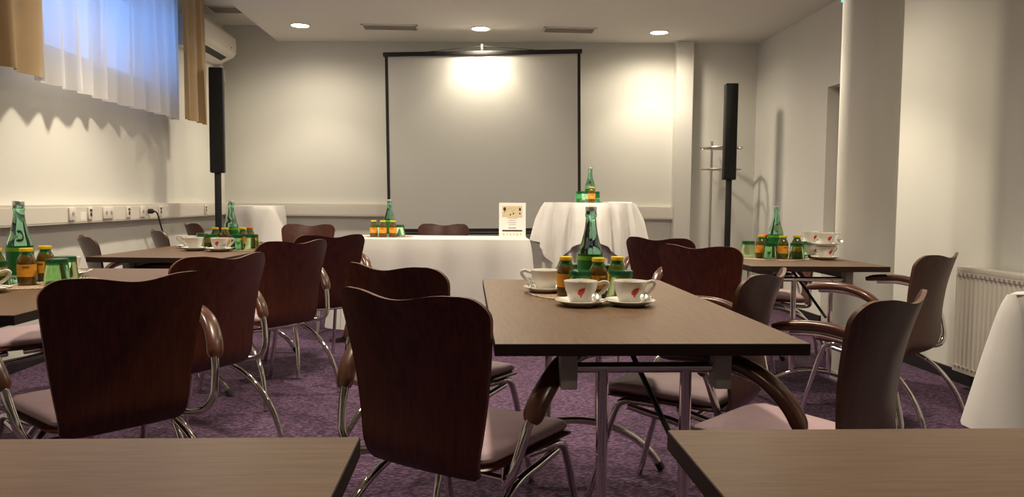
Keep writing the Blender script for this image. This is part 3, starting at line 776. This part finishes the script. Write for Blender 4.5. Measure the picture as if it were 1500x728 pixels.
def make_cup(label, loc, rz=0):
    t = thing('coffee_cup', label, 'cup', loc, rz, 'white coffee cups')
    ins = [(r-.0032, z) for r, z in CUPPROF[3:]][::-1]
    bm = BM(); lathe(bm, CUPPROF+[(.0500, .0675), (.0482, .0675)]+ins+[(.0, .007)], 40); obj('bowl', bm, M['china'], t)
    bm = BM(); sweep(bm, crom([(.044, 0, .022), (.054, 0, .026), (.068, 0, .036), (.080, 0, .050), (.081, 0, .060), (.070, 0, .064), (.058, 0, .060), (.047, 0, .058)], 5), .0052, .0036, seg=10, up=(0, 1, 0)); obj('handle', bm, M['china'], t)
    bm = BM(); w, h, z0, a0 = .0225, .028, .022, -.10
    f = bm.faces.new([bm.verts.new((u, v, 0)) for u, v in LOGO]); bmesh.ops.triangulate(bm, faces=[f])
    for _ in range(2):
        bmesh.ops.subdivide_edges(bm, edges=list(bm.edges), cuts=1); bmesh.ops.triangulate(bm, faces=[q for q in bm.faces if len(q.verts) > 4])
    for q in bm.verts:
        u, v = q.co.x, q.co.y
        z = z0+v*h; r = cup_r(z)+.0007; a = a0+(u-.5)*w/.045
        q.co = (r*math.sin(a), -r*math.cos(a), z)
    obj('emblem', bm, M['red'], t, False)
    # lettering printed inside the far rim
    cu = bpy.data.curves.new('lettering', 'FONT'); cu.body = 'Julius Meinl'; cu.size = .0085; cu.align_x = 'CENTER'
    ob = bpy.data.objects.new('lettering', cu); C.objects.link(ob)
    me = bpy.data.meshes.new_from_object(ob.evaluated_get(bpy.context.evaluated_depsgraph_get()))
    bpy.data.objects.remove(ob)
    for v in me.vertices:
        z = .0545+v.co.y; r = cup_r(z)-.0039; a = v.co.x/r*1.25
        v.co = (r*math.sin(a), r*math.cos(a), z)
    me.materials.append(M['brownink'])
    o = bpy.data.objects.new('lettering', me); C.objects.link(o); o.parent = t
    return t
def make_saucer(label, loc, rz=0):
    t = thing('saucer', label, 'saucer', loc, rz, 'white saucers')
    bm = BM(); lathe(bm, [(0, .002), (.040, .002), (.043, 0), (.046, .002), (.066, .011), (.0755, .0155), (.0765, .017), (.0750, .0178), (.062, .0135), (.042, .0065), (0, .0062)], 44); obj('plate', bm, M['china'], t)
    return t
def make_spoon(label, loc, rz=0):
    t = thing('teaspoon', label, 'spoon', loc, rz, 'teaspoons')
    bm = BM(); sweep(bm, crom([(.0, -.055, .006), (.0, -.02, .0035), (0, .02, .010), (0, .056, .024)], 6), .0028, .0012, seg=8, scale=lambda q: 1.5-.7*q); obj('stem', bm, M['silver'], t)
    bm = BM()
    rows = []
    for k in range(9):
        u = -1+2*k/8; w = .0145*math.sqrt(max(.02, 1-u*u)); rows.append([bm.verts.new((w*v, .075+.02*u, .0175-.009*u+.005*(v*v)-.004*(1-u*u))) for v in (-1, -.5, 0, .5, 1)])
    for a, b in zip(rows, rows[1:]):
        for i in range(4): bm.faces.new([a[i], a[i+1], b[i+1], b[i]])
    obj('bowl', bm, M['silver'], t)
    return t
def make_mat(label, loc):
    t = thing('placemat', label, 'placemat', loc, 0, 'round beaded placemats')
    bm = BM(); lathe(bm, [(0, 0), (.195, 0), (.197, .0012), (.195, .0022), (0, .0025)], 72); obj('mat', bm, M['mat'], t)
    bm = BM()
    for k in range(84):
        a = 2*PI*k/84; bmesh.ops.create_icosphere(bm, subdivisions=1, radius=.0026, matrix=Matrix.Translation((.199*math.cos(a), .199*math.sin(a), .0026)))
    obj('bead_trim', bm, M['bead'], t)
    return t
PROTO = {}
MAKE = {'bottle': make_bottle, 'juice': make_juice, 'tumbler': make_tumbler, 'cup': make_cup, 'saucer': make_saucer, 'spoon': make_spoon, 'mat': make_mat}
def put(kind, x, y, z, label, rz=0, **k):
    key = (kind, tuple(sorted(k.items())))
    if key not in PROTO:
        o = MAKE[kind](label, (x, y, z), **k); o.rotation_euler = (0, 0, R(rz)); PROTO[key] = o; return o
    return dup(PROTO[key], (x, y, z), R(rz), label)
TZ = .7402; MZ = TZ+.0028; SZ = .0065

def cup_set(x, y, where, rz=0, z=TZ, spoon=0, mz=0):
    put('saucer', x, y, z, 'white saucer under the cup '+where)
    put('cup', x, y, z+SZ, 'white coffee cup with red emblem '+where, rz)
    if spoon is not None:
        a = R(spoon)   # spoon lies beside the cup on the saucer rim, handle end toward the camera
        # bowl toward the viewer, stem along the cup's right side
        c_, s_ = math.cos(R(spoon)), math.sin(R(spoon))
        put('spoon', x+.057*c_-.016*s_, y+.057*s_+.016*c_, z+.0135, 'teaspoon on the saucer of the cup '+where, 166+spoon)

# --- centre table
cx, cy = .388, 2.545
put('mat', cx, cy, TZ, 'round beige beaded placemat on the centre table')
put('bottle', .392, 2.545, MZ, 'green water bottle on the centre table')
put('juice', .302, 2.475, MZ, 'yellow-capped juice bottle left of the water bottle, centre table', 60, glass='gjuice2')
put('juice', .400, 2.425, MZ, 'yellow-capped juice bottle before the water bottle, centre table', 20, glass='gjuice2')
put('juice', .472, 2.485, MZ, 'yellow-capped juice bottle right of the water bottle, centre table', -40)
put('tumbler', .336, 2.385, MZ, 'upturned green tumbler behind the left cup, centre table')
put('tumbler', .468, 2.395, MZ, 'upturned green tumbler behind the right cup, centre table')
put('tumbler', .336, 2.640, MZ, 'upturned green tumbler behind the left juice bottle, centre table')
put('tumbler', .470, 2.605, MZ, 'upturned green tumbler behind the right juice bottle, centre table')
cup_set(.321, 2.262, 'left of the front pair on the centre table')
cup_set(.470, 2.268, 'right of the front pair on the centre table', rz=14, spoon=-6)
cup_set(.247, 2.585, 'farther back on the left of the centre table', z=MZ, rz=172, spoon=190)
# --- near left table
lx, ly = -1.545, 2.80
put('mat', lx, ly, TZ, 'round beige beaded placemat on the left edge table')
put('bottle', -1.600, 2.80, MZ, 'green water bottle at the left image edge')
put('juice', -1.628, 2.705, MZ, 'yellow-capped juice bottle at the left image edge, before the water bottle', 30)
put('juice', -1.536, 2.725, MZ, 'yellow-capped juice bottle right of the left edge water bottle', 25, glass='gjuice2')
put('juice', -1.545, 2.86, MZ, 'yellow-capped juice bottle half hidden behind another on the left edge table', -10, glass='gjuice2')
put('tumbler', -1.585, 2.635, MZ, 'upturned green tumbler behind the left edge cup')
put('tumbler', -1.440, 2.735, MZ, 'upturned green tumbler at the right of the left edge bottle group')
put('tumbler', -1.470, 2.850, MZ, 'upturned green tumbler behind the right one, left edge table')
cup_set(-1.560, 2.520, 'at the left image edge', rz=8, spoon=6)
cup_set(-1.560, 3.03, 'behind the tumblers on the left edge table', z=MZ, rz=175, spoon=12)
# --- far left table
fx, fy_ = -1.440, 4.735
put('mat', fx, fy_, TZ, 'round beige beaded placemat on the far left table')
put('bottle', -1.475, 4.78, MZ, 'green water bottle on the far left table')
put('juice', -1.560, 4.745, MZ, 'yellow-capped juice bottle left of the far left water bottle', 20)
put('juice', -1.483, 4.690, MZ, 'yellow-capped juice bottle before the far left water bottle', 10, glass='gjuice2')
put('juice', -1.395, 4.745, MZ, 'yellow-capped juice bottle right of the far left water bottle', -20)
put('juice', -1.372, 4.81, MZ, 'orange-capped juice bottle at the back right of the far left group', 0, lid='orangelid')
put('tumbler', -1.640, 4.76, MZ, 'upturned green tumbler at the left end of the far left group')
put('tumbler', -1.560, 4.66, MZ, 'upturned green tumbler between the two cups on the far left table')
put('tumbler', -1.395, 4.615, MZ, 'upturned green tumbler right of the cups on the far left table')
put('tumbler', -1.318, 4.665, MZ, 'upturned green tumbler at the right end of the far left group')
cup_set(-1.625, 4.575, 'left of the pair on the far left table', z=MZ, rz=172, spoon=None)
cup_set(-1.462, 4.520, 'right of the pair on the far left table', z=MZ, rz=4, spoon=0)
cup_set(-1.735, 4.80, 'behind that pair on the far left table', rz=170, spoon=None)
# --- right table
qx, qy = 1.675, 4.235
put('mat', qx, qy, TZ, 'round beige beaded placemat on the right table')
put('bottle', 1.712, 4.27, MZ, 'green water bottle on the right table')
put('juice', 1.605, 4.21, MZ, 'yellow-capped juice bottle left of the right table water bottle', 30)
put('juice', 1.708, 4.155, MZ, 'yellow-capped juice bottle before the right table water bottle', 10)
put('juice', 1.812, 4.215, MZ, 'yellow-capped juice bottle right of the right table water bottle', -30)
put('juice', 1.655, 4.30, MZ, 'orange-capped juice bottle behind the left one on the right table', 0, lid='orangelid')
put('tumbler', 1.560, 4.285, MZ, 'upturned green tumbler at the left end of the right table group')
put('tumbler', 1.628, 4.125, MZ, 'upturned green tumbler left of the front juice bottle, right table')
put('tumbler', 1.776, 4.125, MZ, 'upturned green tumbler right of the front juice bottle, right table')
put('tumbler', 1.864, 4.285, MZ, 'upturned green tumbler at the right end of the right table group')
for nme, x, y, rzz in (('front', 1.948, 4.155, 8), ('back', 1.945, 4.345, 20)):
    put('saucer', x, y, TZ, 'white saucer at the bottom of the %s cup stack, right table' % nme)
    put('cup', x, y, TZ+SZ, 'lower white cup in the %s stack on the right table' % nme, rzz+12)
    put('saucer', x, y, TZ+SZ+.0675, 'white saucer between the two cups of the %s stack, right table' % nme)
    put('cup', x, y, TZ+2*SZ+.0675, 'upper white cup in the %s stack on the right table' % nme, rzz)
put('spoon', 2.008, 4.150, TZ+SZ+.0675+.0135, 'teaspoon on the upper saucer of the front cup stack', 168)
# --- presenter table
pz = mz+.0015
put('mat', -.66, 6.05, mz, 'round beige beaded placemat at the left end of the presenter table')
put('bottle', -.660, 6.13, mz+.0028, 'green water bottle on the presenter table')
put('juice', -.765, 5.985, mz+.0028, 'yellow-capped juice bottle, leftmost of the three on the presenter table', 10)
put('juice', -.693, 5.965, mz+.0028, 'yellow-capped juice bottle, middle of the three on the presenter table', 0, glass='gjuice2')
put('juice', -.618, 5.985, mz+.0028, 'yellow-capped juice bottle, rightmost of the three on the presenter table', -10, glass='gjuice2')
put('tumbler', -.752, 6.085, mz+.0028, 'upturned green tumbler behind the left juice bottles, presenter table')
put('tumbler', -.575, 6.085, mz+.0028, 'upturned green tumbler behind the rightmost juice bottle, presenter table')
# --- bar table
bzt = BZ+.0026
put('bottle', .962, 6.32, bzt, 'green water bottle on the round standing table')
put('juice', .938, 6.07, bzt, 'single yellow-capped juice bottle on the round standing table', 0, glass='gjuice2')
put('tumbler', .862, 6.16, bzt, 'upturned green tumbler left of the juice bottle, round standing table')
put('tumbler', .990, 6.22, bzt, 'upturned green tumbler right of the juice bottle, round standing table')
put('tumbler', .905, 6.26, bzt, 'upturned green tumbler behind the juice bottle, round standing table')
bm = BM(); box(bm, -.10, .10, -.13, .13, 0, .004); box(bm, -.09, .105, -.125, .128, .004, .009)
o = tag(obj('paper_stack', bm, M['paper'], None, False), 'small stack of white papers on the round standing table', 'papers'); o.location = (1.150, 6.24, bzt); o.rotation_euler = (0, 0, R(12))
# --- sign card on the presenter table
sg = thing('menu_sign', 'white upright information card standing on the presenter table', 'sign', (.303, 5.90, mz+.0005), R(2))
sg.rotation_euler = (R(-4), 0, R(2))
sw, sh = .103, .275
bm = BM(); box(bm, -sw, sw, -.002, .002, 0, sh); obj('card', bm, M['paper'], sg, False)
bm = BM(); box(bm, -sw, sw, 0, .07, 0, .003); obj('foot', bm, M['paper'], sg, False)
yf = -.0032
bm = BM(); box(bm, -.078, .076, yf, -.002, .165, .250); pn = obj('picture_panel', bm, M['cream'], sg, False)
bm = BM()
def disc(bm, x, z, rx, rz, n=12, y=yf-.0006): bm.faces.new([bm.verts.new((x+rx*math.cos(2*PI*k/n), y, z+rz*math.sin(2*PI*k/n))) for k in range(n)])
disc(bm, -.060, .226, .011, .015); disc(bm, .058, .224, .008, .013); disc(bm, .057, .192, .005, .008); disc(bm, .008, .192, .005, .008); disc(bm, -.015, .183, .004, .008)
box(bm, -.061, -.058, yf-.0006, yf, .196, .212)
obj('plant_print', bm, M['brownink'], pn, False)
bm = BM()
rnd = random.Random(2)
for k in range(9):
    x, z = rnd.uniform(-.04, .045), rnd.uniform(.198, .235); disc(bm, x, z, rnd.uniform(.003, .008), .0022, 8)
obj('small_print', bm, M['greyink'], pn, False)
bm = BM()
for z, w in ((.155, .040), (.139, .028), (.123, .032), (.107, .028), (.083, .030), (.077, .028)):
    x = -w
    while x < w:
        l = rnd.uniform(.005, .012); box(bm, x, min(w, x+l), yf, -.002, z, z+.0032); x += l+.002
obj('text_lines', bm, M['greyink'], sg, False)
bm = BM(); box(bm, -.078, .076, yf, -.002, .055, .066); obj('dark_bar', bm, M['brownink'], sg, False)
bm = BM()
for k in range(6):
    x = -.066+k*.026; box(bm, x-.007, x+.007, yf, -.002, .022+.004*(k % 2), .040)
obj('footer_icons', bm, M['cream'], sg, False)

# ------------------------------------------------------------------ dusk light outside, soft bounce, colour
w = bpy.data.worlds.new('dusk'); bpy.context.scene.world = w; w.use_nodes = True
bg = w.node_tree.nodes['Background']; bg.inputs['Color'].default_value = (.20, .42, 1.0, 1); bg.inputs['Strength'].default_value = 3.2
vs = bpy.context.scene.view_settings
vs.view_transform = 'Standard'; vs.look = 'None'; vs.exposure = 0; vs.gamma = 1
